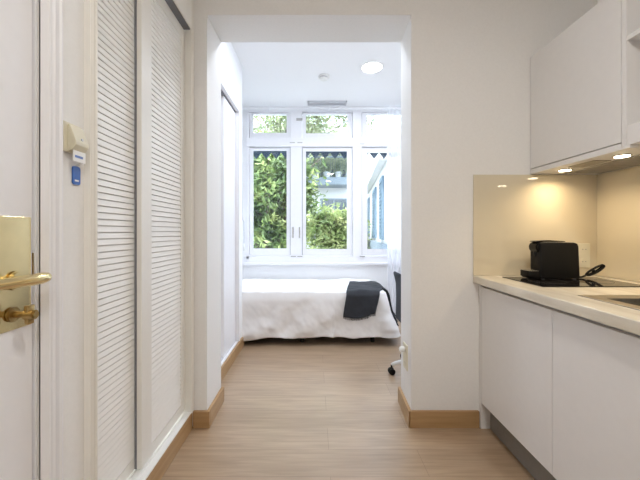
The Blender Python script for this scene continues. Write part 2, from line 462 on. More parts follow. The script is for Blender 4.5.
def sash(x0, x1, z0, z1, gx0, gx1, gz0, gz1, handle=None):
    s = MB(); y0, y1 = YW+.012, YW+.055
    s.box(x0, gx0, y0, y1, z0, z1, .004); s.box(gx1, x1, y0, y1, z0, z1, .004)
    s.box(gx0-.002, gx1+.002, y0, y1, z0, gz0, .004); s.box(gx0-.002, gx1+.002, y0, y1, gz1, z1, .004)
    for (a, c, d, e) in ((gx0-.003, gx0+.006, gz0, gz1), (gx1-.006, gx1+.003, gz0, gz1), (gx0, gx1, gz0-.003, gz0+.006), (gx0, gx1, gz1-.006, gz1+.003)):
        s.box(a, c, y0-.004, y0+.01, d, e)
    so = s.build('sash', M['win'], t)
    MB().box(gx0-.005, gx1+.005, YW+.030, YW+.034, gz0-.005, gz1+.005).build('pane', M['glass'], so)
    return so
zc0, zc1 = wz(255.7), wz(147.4)
s1 = sash(wx(249.6), wx(290.2), zc0, zc1, wx(252.7), wx(287), wz(249), wz(150))
s2 = sash(wx(302.3), wx(352.2), zc0, zc1, wx(305.5), wx(347.5), wz(249.5), wz(150.5))
s3 = sash(wx(361.8), wx1-.032, zc0, zc1, wx(367), wx1-.075, wz(249.5), wz(152))
zt0, zt1 = wz(138.2), wz(112.5)
sash(wx(249.6), wx(290.2), zt0, zt1, wx(252.5), wx(287), wz(133), wz(113.6))
sash(wx(302.3), wx(352.2), zt0, zt1, wx(305.5), wx(347.8), wz(133.6), wz(113.6))
sash(wx(361.8), wx1-.032, zt0, zt1, wx(366.5), wx1-.075, wz(134.5), wz(114))
for xx in (293, 299.6):
    h = MB().box(wx(xx)-.010, wx(xx)+.010, YW-.030, YW-.0225, wz(238), wz(227), .003)
    h.cyl((wx(xx), YW-.03, wz(230)), (wx(xx), YW-.055, wz(230)), .007); h.box(wx(xx)-.007, wx(xx)+.007, YW-.062, YW-.052, wz(237.5), wz(229.5), .003)
    h.build('window_handle', M['chrome'], t)
h = MB().box(wx(296.5), wx(302.5), YW-.035, YW-.0225, wz(121.3), wz(118.8), .003)
h.build('catch', M['rail'], t)
for xx, yy in ((292.5, 143.2), (300, 143.2), (361.8, 144.5), (293.5, 256.3), (300, 256.3), (362, 256.3)):
    MB().box(wx(xx)-.035, wx(xx)+.035, YW-.0330, YW-.0225, wz(yy)-.006, wz(yy)+.006, .002).build('hinge', M['rail'], t)
for xx, z0_, z1_ in ((361.65, wz(255), wz(148)), (361.65, wz(138), wz(113)), (302.15, wz(255), wz(148)), (290.35, wz(255), wz(148))):
    MB().box(wx(xx)-.0045, wx(xx)+.0045, YW+.004, YW+.02, z0_, z1_).build('seal', M['gap'], t)
# crank rod of the shutter, left side
tt = thing('blind_crank', 'white blind crank rod hanging left of the bedroom window', 'crank', (wx(243.5), 4.25, .9))
MB().tube([(-.965+.0, 4.26, 2.1), (-.962, 4.26, 1.38), (-.955, 4.25, 1.34), (-.935, 4.24, 1.30), (-.932, 4.24, 1.02), (-.935, 4.24, .94)], .007, 8).build('rod', M['greyp'], tt, smooth=True)
MB().tube([(-.935, 4.24, 1.02), (-.934, 4.24, .92)], .012, 10).build('grip', M['whitep'], tt, smooth=True)

# ------------------------------------------------------------------ curtain and rod
t = thing('sheer_curtain', 'sheer white curtain hanging right of the bedroom window', 'curtain', (1.2, 4.24, .03))
rows = []
for i in range(41):
    z = .03+(2.795-.03)*i/40; row = []
    for j in range(141):
        u = j/140; x = .965+u*.62
        am = .022*(1-.35*z/2.8)
        row.append((x+.006*math.sin(z*2.3+u*9), 4.235+am*math.sin(u*2*PI*9+.5*math.sin(z*1.3))+.010*math.sin(u*23+z), z))
    rows.append(row)
MB().grid(rows).build('curtain_fabric', M['sheer'], t, smooth=True)
t2 = thing('curtain_rail', 'slim white curtain rail fixed under the bedroom ceiling', 'rail', (.3, 4.23, 2.80))
b = MB().box(-.96, 2.2, 4.222, 4.248, 2.798, 2.818, .004); b.build('rail', M['win'], t2)
for x in (-.6, .2, 1.0, 1.8): MB().box(x-.01, x+.01, 4.225, YW-.0005, 2.8185, 2.835, .002).build('bracket', M['win'], t2)

# ------------------------------------------------------------------ bed, duvet, throw
t = thing('bed', 'single bed base on short dark legs under white duvet', 'bed', (-.08, 3.8, 0))
MB().box(-.94, .74, 3.36, 4.26, .14, .28, .01).build('bed_base', M['dark'], t)
MB().box(-.93, .73, 3.355, 4.25, .281, .50, .05, 4).build('mattress', M['duvet'], t, smooth='auto')
for lx in (-.86, -.13, .62):
    for ly in (3.42, 4.2):
        MB().cyl((lx, ly, 0), (lx, ly, .139), .022, .028, 16).build('leg', M['dark'], t)

bx0, bx1, by0, by1 = -.945, .752, 3.325, 4.262
def rrect(a, rad=.07, x0=bx0, x1=bx1, y0=by0, y1=by1):
    """point and outward normal on rounded rectangle, a in 0..1 along perimeter"""
    w_, h_ = x1-x0-2*rad, y1-y0-2*rad; q = PI*rad/2
    P = 2*w_+2*h_+4*q; d = (a % 1)*P
    segs = [('l', (x0+rad, y0), (1, 0), w_, (0, -1)), ('c', (x1-rad, y0+rad), -90, q), ('l', (x1, y0+rad), (0, 1), h_, (1, 0)),
            ('c', (x1-rad, y1-rad), 0, q), ('l', (x1-rad, y1), (-1, 0), w_, (0, 1)), ('c', (x0+rad, y1-rad), 90, q),
            ('l', (x0, y1-rad), (0, -1), h_, (-1, 0)), ('c', (x0+rad, y0+rad), 180, q)]
    for s in segs:
        L = s[3]
        if d <= L:
            if s[0] == 'l': return (s[1][0]+s[2][0]*d, s[1][1]+s[2][1]*d), s[4]
            an = math.radians(s[2]+90*d/L); n = (math.cos(an), math.sin(an)); return (s[1][0]+rad*n[0], s[1][1]+rad*n[1]), n
        d -= L
    return (x0+rad, y0), (0, -1)
N = 420; cx, cy = -.1, 3.8
ZT = .545
def top_z(x, y): return ZT+.012*fbm(x*3, y*3, 2)+.006*fbm(x*9, y*9, 5)
bmd = MB(); rings = []
for r in range(30):
    s = math.sin((r+1)/30*PI/2) if r < 29 else 1.0
    ring = []
    for k in range(N):
        (px, py), n = rrect(k/N)
        x, y = cx+(px-cx)*s, cy+(py-cy)*s
        e = 1-s
        z = top_z(x, y)-.0*e
        if s > .97: z -= .012*((s-.97)/.03)**2
        ring.append(bmd.bm.verts.new((x, y, z)))
    rings.append(ring)
for r in range(1, 37):
    tt_ = r/36; ring = []
    for k in range(N):
        a = k/N; (px, py), n = rrect(a)
        zt = top_z(px, py)-.012
        front = max(0, -n[1]); right = max(0, n[0]); back = max(0, n[1]); left = max(0, -n[0])
        hem = .085+.012*fbm(px*4, py*4, 9)
        if front > .3 or left > .3:
            e = max(0, (-.55-px)/.4); hem = max(.012, hem-.075*min(1, e))
        if back > .5 or left > .5: hem = .25
        dr_ = math.sin(min(1, tt_*5)*PI/2)*.018
        flare = (front*.03+right*.13*tt_**.9)*tt_
        z = zt-(zt-hem)*tt_
        fold = 0
        dg = px*7-(z*9) if px < .2 else px*9+z*2
        amp = .020*(front > .2)*min(1, tt_*1.6)+.018*(right > .2)*tt_
        fold = amp*(.65*math.sin(dg*1.9+3*fbm(px*2, z*2, 1))+.7*fbm(px*4+z*3, z*2.5-px*2, 3))
        if back > .3 or left > .3: fold = 0; flare = 0; dr_ *= .2
        o_ = dr_+flare+fold
        ring.append(bmd.bm.verts.new((px+n[0]*o_, py+n[1]*o_, z)))
    rings.append(ring)
c0 = bmd.bm.verts.new((cx, cy, top_z(cx, cy)))
for k in range(N): bmd.bm.faces.new([c0, rings[0][k], rings[0][(k+1) % N]])
for i in range(len(rings)-1):
    for k in range(N): bmd.bm.faces.new([rings[i][k], rings[i][(k+1) % N], rings[i+1][(k+1) % N], rings[i+1][k]])
d = bmd.build('duvet', M['duvet'], smooth=True)
solid(d, .006)
tag(d, 'plain white duvet draped over bed, hem near the floor', 'duvet')

# charcoal throw: lies over the foot corner, one flap down the front, one down the end
tb = MB(); rows = []
YT = 3.93
def xl(y): return .33+.10*(y-3.318)/(YT-3.318)
def xr(y): return .675+.065*min(1, (y-3.318)/.16)
def hemz(u): return .305-.018*math.sin(u*4.5)+.012*(u > .8)
def flap_x(u, q): return (xl(3.318)-.040*q)*(1-u)+(xr(3.318)-.055*q)*u
for i in range(61):
    v = i/60; row = []
    for j in range(31):
        u = j/30
        if v < .62:
            y = YT-(YT-3.318)*(v/.62); x = xl(y)*(1-u)+xr(y)*u; z = top_z(x, y)+.016+.004*math.sin(u*8+y*5)
            if v > .55: z -= .006*((v-.55)/.07)**2
        else:
            q = (v-.62)/.38
            ang = min(1, q*7)*PI/2
            y = 3.318-.036*math.sin(ang)-.030*q-.008*math.sin(u*9+q*3)*q-.006*fbm(u*6, q*4, 4)*q
            z = (ZT+.004)-(ZT-hemz(u))*q; x = flap_x(u, q)
        row.append((x, y, z))
    rows.append(row)
tb.grid(rows)
# end flap, continuing from the right edge of the top
rows = []
for i in range(31):
    s = i/30; y = YT-(YT-3.43)*s; row = []
    for j in range(25):
        q = j/24
        if q < .2:
            x = .74+q/.2*.024; z = top_z(.74, y)+.016-.008*(q/.2)**2
        else:
            p = (q-.2)/.8; hem = .16
            z = (ZT+.002)-(ZT-hem)*p; tt_ = (ZT-z)/(ZT-.085)
            x = .764+.026*math.sin(min(1, p*5)*PI/2)+.135*max(0, tt_)**1.9+.012+.008*math.sin(s*13)*p+.085*(1-s)*p
        row.append((x, y, z))
    rows.append(row)
tb.grid(rows)
bmesh.ops.remove_doubles(tb.bm, verts=tb.bm.verts, dist=.0005)
th = tb.build('throw_blanket', M['navy'], smooth=True); solid(th, .009)
tag(th, 'charcoal throw blanket hanging over the corner of white duvet', 'blanket')
fr = MB()
for k in range(46):
    u = (k+.5)/46; x = flap_x(u, 1); hz = hemz(u)
    fr.cyl((x, 3.251, hz+.006), (x+random.uniform(-.004, .004), 3.250, hz-.014-random.random()*.006), .0028, .002, 5)
fo = fr.build('fringe', M['navy'], th)

# ------------------------------------------------------------------ office chair (mostly behind the right pier)
ccx, ccy = .948, 2.66
t = thing('office_chair', 'dark fabric swivel chair behind the right pier near bed', 'chair', (ccx, ccy, 0))
b = MB().box(ccx-.18, ccx+.25, ccy-.23, ccy+.23, .44, .52, .035, 4); b.build('seat', M['chairf'], t, smooth='auto')
rows = []
b = MB()
for k, (yy0, yy1) in enumerate(((ccy-.20, ccy+.20),)):
    pts = [(ccx-.225, .40), (ccx-.222, .60), (ccx-.225, .72), (ccx-.248, .81), (ccx-.235, .825), (ccx-.215, .81), (ccx-.19, .74), (ccx-.185, .60), (ccx-.183, .40)]
    b.prism(pts, yy0, yy1, 'y', .012, 3)
b.build('backrest', M['chairf'], t, smooth='auto')
b = MB().cyl((ccx, ccy, .10), (ccx, ccy, .30), .027); b.cyl((ccx, ccy, .30), (ccx, ccy, .44), .016); b.box(ccx-.1, ccx+.1, ccy-.1, ccy+.1, .42, .439, .004)
b.build('gas_column', M['chrome'], t)
hub = MB().cyl((ccx, ccy, .07), (ccx, ccy, .125), .045, .035, 24, .004).build('hub', M['whitep'], t)
for k in range(5):
    a = math.radians(185+72*k); ux, uy = math.cos(a), math.sin(a)
    ex, ey = ccx+ux*.315, ccy+uy*.315
    MB().tube([(ccx+ux*.03, ccy+uy*.03, .115), (ccx+ux*.15, ccy+uy*.15, .118), (ccx+ux*.285, ccy+uy*.285, .090), (ex, ey, .078)], [.020, .018, .014, .012], 10).build('base_arm', M['whitep'], t, smooth=True)
    c = MB(); vx, vy = -uy, ux
    for s_ in (-1, 1):
        c.cyl((ex+vx*.008*s_, ey+vy*.008*s_, .026), (ex+vx*.026*s_, ey+vy*.026*s_, .026), .0255, seg=20, bev=.003)
    c.cyl((ex, ey, .03), (ex, ey, .077), .008); c.sphere((ex, ey, .045), .018, .018, .014)
    c.build('caster', M['dark'], t, smooth='auto')

# ------------------------------------------------------------------ sockets
def socket_plate(name, label, org, u, vv, nrm, w, h, n, mat):
    """plate centred at org, u = width dir, z up, nrm out"""
    t = thing(name, label, 'socket', org-Vector((0, 0, h/2)))
    u = Vector(u); nrm = Vector(nrm); R = Matrix((u, nrm, Vector((0, 0, 1)))).transposed().to_4x4(); X = Matrix.Translation(org) @ R
    MB().box(-w/2, w/2, .0008, .009, -h/2, h/2, .003).build('face_plate', mat, t, xf=X)
    for k in range(n):
        z = (k-(n-1)/2)*h/n
        MB().cyl((0, .0088, z), (0, .0105, z), .020, seg=24).build('socket_well', mat, t, xf=X)
        for s in (-1, 1):
            MB().cyl((s*.009, .0100, z), (s*.009, .0112, z), .0026, seg=10).build('contact_hole', M['gap'], t, xf=X)
    return t
jx = lambda y: .582+(y-D)/(DB-D)*.014
socket_plate('power_socket', 'ivory double power socket low on the right jamb', Vector((jx(2.05), 2.05, .375)), (0, 1, 0), 0, (-1, 0, 0), .085, .16, 2, M['ivory'])
t = thing('power_plug', 'small white plug-in adapter in the low socket on right jamb', 'plug', (.555, 2.05, .40))
b = MB().cyl((.5745, 2.05, .418), (.545, 2.05, .420), .019, .016, 20, .003); b.build('plug_body', M['whitep'], t, smooth='auto')
socket_plate('power_socket', 'beige double power socket on cream splashback behind coffee machine', Vector((1.607, D-.0085, 1.03)), (1, 0, 0), 0, (0, -1, 0), .075, .145, 2, M['ivory'])

# ------------------------------------------------------------------ bedroom ceiling fittings
t = thing('ceiling_light', 'round glowing recessed light in the bedroom ceiling', 'ceiling light', (.593, 3.30, ZB-.006))
def downlight(t, x, y, z, r):
    b = MB().cyl((x, y, z-.006), (x, y, z-.0005), r+.012, seg=48, bev=.002); b.build('rim', M['whitep'], t)
    b = MB().cyl((x, y, z-.009), (x, y, z-.0062), r, seg=48); b.build('diffuser', M['lamp'], t)
downlight(t, .593, 3.30, ZB, .10)
t = thing('smoke_detector', 'small white smoke detector on the bedroom ceiling', 'smoke detector', (.1, 3.49, ZB-.04))
MB().cyl((.1, 3.49, ZB-.0005), (.1, 3.49, ZB-.018), .062, .060, 32, .003).build('base', M['whitep'], t)
MB().cyl((.1, 3.49, ZB-.022), (.1, 3.49, ZB-.042), .048, .040, 32, .004).build('dome', M['whitep'], t)
MB().cyl((.1, 3.49, ZB-.018), (.1, 3.49, ZB-.022), .044, .044, 32).build('vent_slot', M['gap'], t)
t = thing('ceiling_vent', 'slim grey air vent on the ceiling above bedroom window', 'vent', (.16, 4.18, ZB-.02))
b = MB().box(-.09, .42, 4.14, 4.155, ZB-.022, ZB-.0005, .002); b.box(-.09, .42, 4.235, 4.25, ZB-.022, ZB-.0005, .002)
b.box(-.09, -.078, 4.14, 4.25, ZB-.022, ZB-.0005); b.box(.408, .42, 4.14, 4.25, ZB-.022, ZB-.0005)
b.build('frame', M['greyp'], t)
b = MB()
for k in range(5): b.prism([(4.158+k*.0155, ZB-.004), (4.161+k*.0155, ZB-.002), (4.171+k*.0155, ZB-.016), (4.168+k*.0155, ZB-.018)], -.078, .408, 'x')
b.build('slats', M['greyp'], t)

# ------------------------------------------------------------------ kitchen, base units
XF = .988
def base_unit(y0, y1, label, end=False):
    t = thing('base_cabinet', label, 'cabinet', (1.3, (y0+y1)/2, .10), 'white base cabinets under the worktop')
    b = MB().box(XF+.021, XR-.002, y0+.001, y0+.018, .156, .864); b.box(XF+.021, XR-.002, y1-.018, y1-.001, .156, .864)
    b.box(XF+.021, XR-.002, y0+.018, y1-.018, .156, .174); b.box(XR-.02, XR-.002, y0+.018, y1-.018, .174, .864)
    b.build('carcass', M['cab'], t)
    MB().box(XF, XF+.019, y0+.0015, y1-.0015, .158, .8455, .0015).build('door', M['cab'], t)
    MB().box(XF+.0205, XF+.024, y0+.001, y1-.001, .835, .862).build('grip_channel', M['rail'], t)
base_unit(1.331, 1.898, 'white handleless base cabinet nearest the partition, under the hob')
base_unit(.731, 1.331, 'white handleless base cabinet under the sink, nearest the camera')
base_unit(.131, .731, 'white handleless base cabinet furthest from the partition wall, past the sink')
t = tag(MB().box(XF, 1.045, 1.9005, 1.9240, .001, .862, .001).build('filler_panel', M['cab']), 'narrow white filler panel between base cabinet and partition wall', 'panel')
t = tag(MB().box(1.043, 1.058, .131, 1.8995, .001, .1545, .001).build('kickboard', M['plinth']), 'dark grey kickboard along the floor under base cabinets', 'kickboard')

# worktop with a cut-out for the sink
SX0, SX1, SY0, SY1 = 1.136, 1.56, .62, 1.25
b = MB()
zt, zb = .908, .8655
b.box(.953, SX0, .13, 1.9245, zb, zt, .004, 3); b.box(SX1, XR-.0115, .13, 1.9245, zb, zt, .002)
b.box(SX0-.006, SX1+.006, SY1, 1.9245, zb, zt, .0); b.box(SX0-.006, SX1+.006, .13, SY0, zb, zt, .0)
tag(b.build('worktop', M['stone']), 'cream stone worktop with squared edge over base cabinets', 'worktop')
# sink
t = thing('kitchen_sink', 'inset stainless steel kitchen sink in the cream worktop', 'sink', (1.33, .95, .74))
b = MB()
ro = (1.083, 1.61, .58, 1.318); ri = (SX0+.002, SX1-.002, SY0+.002, SY1-.002)
b.box(ro[0], ri[0], ro[2], ro[3], zt+.0004, zt+.0030, .001); b.box(ri[1], ro[1], ro[2], ro[3], zt+.0004, zt+.0030, .001)
b.box(ri[0], ri[1], ri[3], ro[3], zt+.0004, zt+.0030, .001); b.box(ri[0], ri[1], ro[2], ri[2], zt+.0004, zt+.0030, .001)
b.build('rim', M['steel'], t)
b = MB(); q = .0015
b.box(ri[0], ri[0]+q, ri[2], ri[3], .75, zt); b.box(ri[1]-q, ri[1], ri[2], ri[3], .75, zt)
b.box(ri[0], ri[1], ri[3]-q, ri[3], .75, zt); b.box(ri[0], ri[1], ri[2], ri[2]+q, .75, zt); b.box(ri[0], ri[1], ri[2], ri[3], .748, .750)
b.build('basin', M['steel'], t)
MB().cyl((1.35, .93, .7502), (1.35, .93, .754), .045, seg=28, bev=.001).build('drain', M['chrome'], t)
# hob
t = thing('ceramic_hob', 'black glass ceramic hob under the coffee machine', 'hob', (1.34, 1.68, zt))
MB().box(1.080, 1.600, 1.515, 1.843, zt+.0005, zt+.0045, .0015).build('glass_top', M['hob'], t)
for hx in (1.22, 1.46):
    b = MB(); rr = .085
    b.tube([(hx+rr*math.cos(a), 1.68+rr*math.sin(a), zt+.0047) for a in [2*PI*k/40 for k in range(41)]], .0005, 6)
    b.build('cooking_zone', M['ring'], t)

# splashbacks
o = MB().box(.953, 1.6945, D-.0075, D-.0008, zt+.001, 1.5135, .0008).build('glass_splashback', M['splash'])
tag(o, 'glossy cream glass splashback on partition wall behind coffee machine', 'splashback')
o = MB().box(XR-.0080, XR-.0008, .13, D-.0082, zt+.001, 1.5135, .0008).build('glass_splashback', M['splash'])
tag(o, 'glossy cream glass splashback on the right kitchen wall', 'splashback')

# ------------------------------------------------------------------ wall units
def wall_unit(y0, y1, label):
    t = thing('wall_cabinet', label, 'cabinet', (1.5, (y0+y1)/2, 1.515), 'white wall cabinets')
    b = MB().box(1.3165, XR-.001, y0, y0+.018, 1.53, 2.218); b.box(1.3165, XR-.001, y1-.018, y1, 1.53, 2.218)
    b.box(1.3165, XR-.001, y0+.018, y1-.018, 2.20, 2.218); b.box(XR-.012, XR-.001, y0+.018, y1-.018, 1.56, 2.20)
    b.box(1.3165, XR-.001, y0+.018, y1-.018, 1.545, 1.56)
    b.build('carcass', M['cab'], t)
    MB().box(1.296, 1.3155, y0+.0015, y1-.0015, 1.549, 2.2175, .0015).build('door', M['cab'], t)
wall_unit(1.352, 1.9235, 'white handleless wall cabinet above the hob')
# extractor under it
t = thing('extractor_hood', 'slim built-in extractor hood with two warm spotlights under wall cabinet', 'hood', (1.5, 1.62, 1.515))
b = MB().box(1.296, 1.6895, 1.315, 1.9170, 1.517, 1.5295, .001); b.box(1.297, 1.3155, 1.353, 1.9220, 1.5295, 1.5445, .0)
b.build('bottom_panel', M['cab'], t)
b = MB().box(1.455, 1.66, 1.40, 1.86, 1.511, 1.5168, .002).build('grease_filter', M['steel'], t)
for i in range(9):
    pass
b = MB()
for i in range(10): b.box(1.465, 1.645, 1.425+i*.043, 1.445+i*.043, 1.5085, 1.5108, .0008)
b.build('filter_slots', M['rail'], t)
MB().box(1.345, 1.43, 1.54, 1.70, 1.5125, 1.5168, .0015).build('control_panel', M['steel'], t)
for (lx, ly) in ((1.398, 1.787), (1.396, 1.452)):
    r = MB().cyl((lx, ly, 1.5165), (lx, ly, 1.5125), .036, .034, 32, .001).build('spotlight_ring', M['chrome'], t)
    MB().cyl((lx, ly, 1.5124), (lx, ly, 1.5110), .027, seg=32).build('spotlight_lens', M['led'], r)
# open shelf unit
t = thing('open_shelf_unit', 'white open shelf unit on the wall right of the wall cabinet', 'shelf', (1.5, 1.03, 1.53))
b = MB().box(1.296, XR-.001, 1.330, 1.3505, 1.5300, 2.218, .001); b.build('side_panel', M['cab'], t)
MB().box(1.296, XR-.001, .73, .75, 1.5300, 2.218, .001).build('side_panel', M['cab'], t)
for z0_, z1_ in ((1.5300, 1.612), (1.965, 1.985), (2.20, 2.218)):
    MB().box(1.298, XR-.008, .7505, 1.3295, z0_, z1_, .001).build('shelf', M['cab'], t)
MB().box(XR-.0075, XR-.001, .7505, 1.3295, 1.5300, 2.218).build('back_panel', M['cabin'], t)

# ------------------------------------------------------------------ coffee machine
zc = zt+.0045
y0, y1 = 1.735, 1.822; ym = (y0+y1)/2
def mx(px): return (px-314.5)/F*1.735
def mz(py): return H-(py-232)/F*1.735
t = thing('coffee_machine', 'small black capsule coffee machine standing on the hob', 'coffee machine', ((mx(521)+mx(580))/2, ym, zc))
X0, X1 = mx(541), mx(580.2)
b = MB().prism([(X0, zc+.0035), (X0-.002, zc+.195), (X0+.010, zc+.202), (X1-.028, zc+.200), (X1-.012, zc+.194), (X1-.006, zc+.178), (X1+.001, zc+.012), (X1-.002, zc+.0035)], y0, y1, 'y', .006, 3)
b.build('body', M['dark'], t, smooth='auto')
b = MB().prism([((mx(533.5)+.042), zc+.035), ((mx(535)+.042), zc+.155), (X0+.02, zc+.175), (X0+.02, zc+.002), ((mx(532)+.042), zc+.002)], y0+.012, y1-.012, 'y', .004, 2)
b.build('front_column', M['darkg'], t, smooth='auto')
b = MB().cyl(((mx(535.5)+.042), y0+.010, mz(247.5)), ((mx(535.5)+.042), y1-.010, mz(247.5)), .031, seg=32, bev=.006)
b.prism([((mx(535.5)+.042), mz(242.4)), (mx(543), mz(242.4)), (mx(543), mz(254)), ((mx(535.5)+.042), mz(253))], y0+.010, y1-.010, 'y', .003)
b.build('brew_head', M['darkg'], t, smooth='auto')
MB().cyl(((mx(534)+.042), ym, mz(252)), ((mx(534)+.042), ym, mz(257)), .013, .010, 20, .002).build('spout', M['dark'], t)
b = MB().prism([((mx(530)+.042), zc+.2035), ((mx(531)+.042), zc+.2085), (mx(552), zc+.213), (mx(568), zc+.2075), (mx(568), zc+.2035)], y0+.018, y1-.018, 'y', .0015, 2)
b.build('lever', M['darkg'], t, smooth='auto')
b = MB().prism([((mx(521.5)+.046), zc+.014), ((mx(521.5)+.046), zc+.040), ((mx(522)+.042), zc+.044), (mx(540.5), zc+.044), (mx(540.5), zc+.004), ((mx(524)+.042), zc+.004)], y0+.004, y1-.004, 'y', .003, 2)
b.build('drip_tray', M['dark'], t, smooth='auto')
b = MB()
for k in range(7): b.box((mx(522.3)+.042)+k*.0125, (mx(522.3)+.042)+k*.0125+.006, y0+.010, y1-.010, zc+.0442, zc+.0465, .0008)
b.build('drip_grid', M['chrome'], t)
for (fx, fy) in ((X0+.02, y0+.015), (X1-.02, y0+.015), (X0+.02, y1-.015), (X1-.02, y1-.015)):
    MB().cyl((fx, fy, zc+.0003), (fx, fy, zc+.0036), .008, seg=14).build('foot', M['gap'], t)
# cable with a tied bundle
pts = [(X1-.004, ym, zc+.010), (X1+.02, ym, zc+.006), (X1+.05, ym+.005, zc+.007), (X1+.085, ym+.015, zc+.016)]
cb = MB().tube(pts, .0055, 8)
import itertools
def loop(dx, dz, tw, r):
    P = []; bx, by, bz = X1+.085, ym+.015, zc+.016
    for k in range(25):
        a = 2*PI*k/24; l_ = .068*(1-math.cos(a)); s = .012*math.sin(a)*r
        P.append((bx+l_*.86+dx-s*.35, by+.03*(1-math.cos(a))*.4+tw*math.sin(a), bz+l_*.36+s+dz))
    return P
for dx, dz, tw, r in ((0, 0, .006, .8), (-.004, .003, -.006, 1.0), (.002, .002, .009, .6)): cb.tube(loop(dx, dz, tw, r), .0055, 8)
cb.tube([(X1+.125, ym+.02, zc+.028), (X1+.131, ym+.022, zc+.045)], .007, 8)
cb.build('cable', M['dark'], t, smooth=True)

# ------------------------------------------------------------------ outside: ground, trees, buildings
g = struct('floor', MB().box(-25, 25, YW+.14, 40, -3.2, -3.0), M['ground'], 'paved courtyard below the window')

def tree(label, base, crown, n, mat, leaf=.09, zrange=None, seed=1, clusters=26):
    rnd = random.Random(seed)
    t = thing('tree', label, 'tree', base)
    cx, cy, cz, rx, ry, rz = crown
    tr = MB(); top = Vector((cx, cy, cz+rz*.3)); b0 = Vector(base)
    P = [b0, b0.lerp(top, .35)+Vector((rnd.uniform(-.15, .15), 0, 0)), b0.lerp(top, .7)+Vector((rnd.uniform(-.15, .15), 0, 0)), top]
    tr.tube(P, [.16, .13, .09, .03], 10)
    cl = []
    for i in range(clusters):
        while True:
            p = Vector((rnd.uniform(-1, 1), rnd.uniform(-1, 1), rnd.uniform(-1, 1)))
            if p.length < 1: break
        c = Vector((cx+p.x*rx, cy+p.y*ry, cz+p.z*rz)); cl.append(c)
        s = b0.lerp(top, rnd.uniform(.45, .95)); mid = s.lerp(c, .5)+Vector((0, 0, .12))
        tr.tube([s, mid, c], [.035, .022, .008], 6)
    tr.build('trunk', M['bark'], t, smooth=True)
    V = []; Fc = []
    cr = min(rx, rz)*.42
    for i in range(n):
        c = cl[rnd.randrange(len(cl))]
        p = c+Vector((rnd.gauss(0, cr*.6), rnd.gauss(0, cr*.4), rnd.gauss(0, cr*.5)))
        L = leaf*rnd.uniform(.7, 1.4); W = L*.42
        d = Vector((rnd.gauss(0, 1), rnd.gauss(0, 1), rnd.gauss(-.4, .7))).normalized()
        u = d.cross(Vector((rnd.gauss(0, .5), rnd.gauss(0, .5), 1))).normalized(); nn = d.cross(u)
        k = len(V)
        V += [p, p+d*L*.45+u*W*.5+nn*.1*L, p+d*L, p+d*L*.45-u*W*.5+nn*.1*L, p+d*L*.5]
        Fc += [(k, k+1, k+4), (k+1, k+2, k+4), (k, k+4, k+3), (k+4, k+2, k+3)]
    me = bpy.data.meshes.new('foliage'); off = Vector(base)
    me.from_pydata([v-off for v in V], [], Fc); me.materials.append(mat)
    o = bpy.data.objects.new('foliage', me); C.objects.link(o); o.parent = t
    return t
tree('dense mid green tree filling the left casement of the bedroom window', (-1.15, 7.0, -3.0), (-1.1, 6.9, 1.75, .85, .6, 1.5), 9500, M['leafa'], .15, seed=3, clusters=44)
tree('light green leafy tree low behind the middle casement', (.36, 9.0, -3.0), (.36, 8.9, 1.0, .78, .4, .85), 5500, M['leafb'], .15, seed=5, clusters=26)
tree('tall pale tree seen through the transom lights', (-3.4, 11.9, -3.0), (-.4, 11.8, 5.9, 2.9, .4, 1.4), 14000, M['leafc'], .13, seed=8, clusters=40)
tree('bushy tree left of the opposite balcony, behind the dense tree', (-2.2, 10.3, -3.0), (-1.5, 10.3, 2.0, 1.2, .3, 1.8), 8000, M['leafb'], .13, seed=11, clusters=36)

# building opposite with planted balcony
def bx_(px, Y): return (px-314.5)/F*Y
def bz_(py, Y): return H-(py-232)/F*Y
YO = 14.0
t = thing('apartment_building', 'white apartment building with planted balcony opposite the window', 'building', (0, YO+2, -3))
MB().box(-9, 5, YO, YO+4, -3, 5.9).build('wall', M['facade'], t)
MB().box(-.7, bx_(352, YO), YO-1.0, YO-.002, bz_(188, YO), bz_(181, YO), .01).build('balcony_slab', M['faceb'], t)
b = MB()
for k in range(24): b.box(-.655+k*.1, -.645+k*.1, YO-.98, YO-.96, bz_(181, YO), bz_(181, YO)+.8)
b.box(-.68, 1.66, YO-.99, YO-.95, bz_(181, YO)+.8, bz_(181, YO)+.85)
b.build('balcony_railing', M['faceb'], t)
for (a, c, e, f_) in ((318, 345, 180, 150), (-60, -10, 180, 150), (322, 346, 250, 200), (240, 270, 250, 200), (322, 346, 300, 262)):
    wi = MB(); x0, x1, z0, z1 = bx_(a, YO), bx_(c, YO), bz_(e, YO), bz_(f_, YO)
    wi.box(x0-.06, x0, YO-.04, YO-.002, z0-.06, z1+.06); wi.box(x1, x1+.06, YO-.04, YO-.002, z0-.06, z1+.06)
    wi.box(x0, x1, YO-.04, YO-.002, z0-.06, z0); wi.box(x0, x1, YO-.04, YO-.002, z1, z1+.06); wi.box((x0+x1)/2-.03, (x0+x1)/2+.03, YO-.03, YO-.002, z0, z1)
    wo = wi.build('window', M['faceb'], t)
    MB().box(x0, x1, YO-.012, YO-.003, z0, z1).build('pane', M['dglass'], wo)
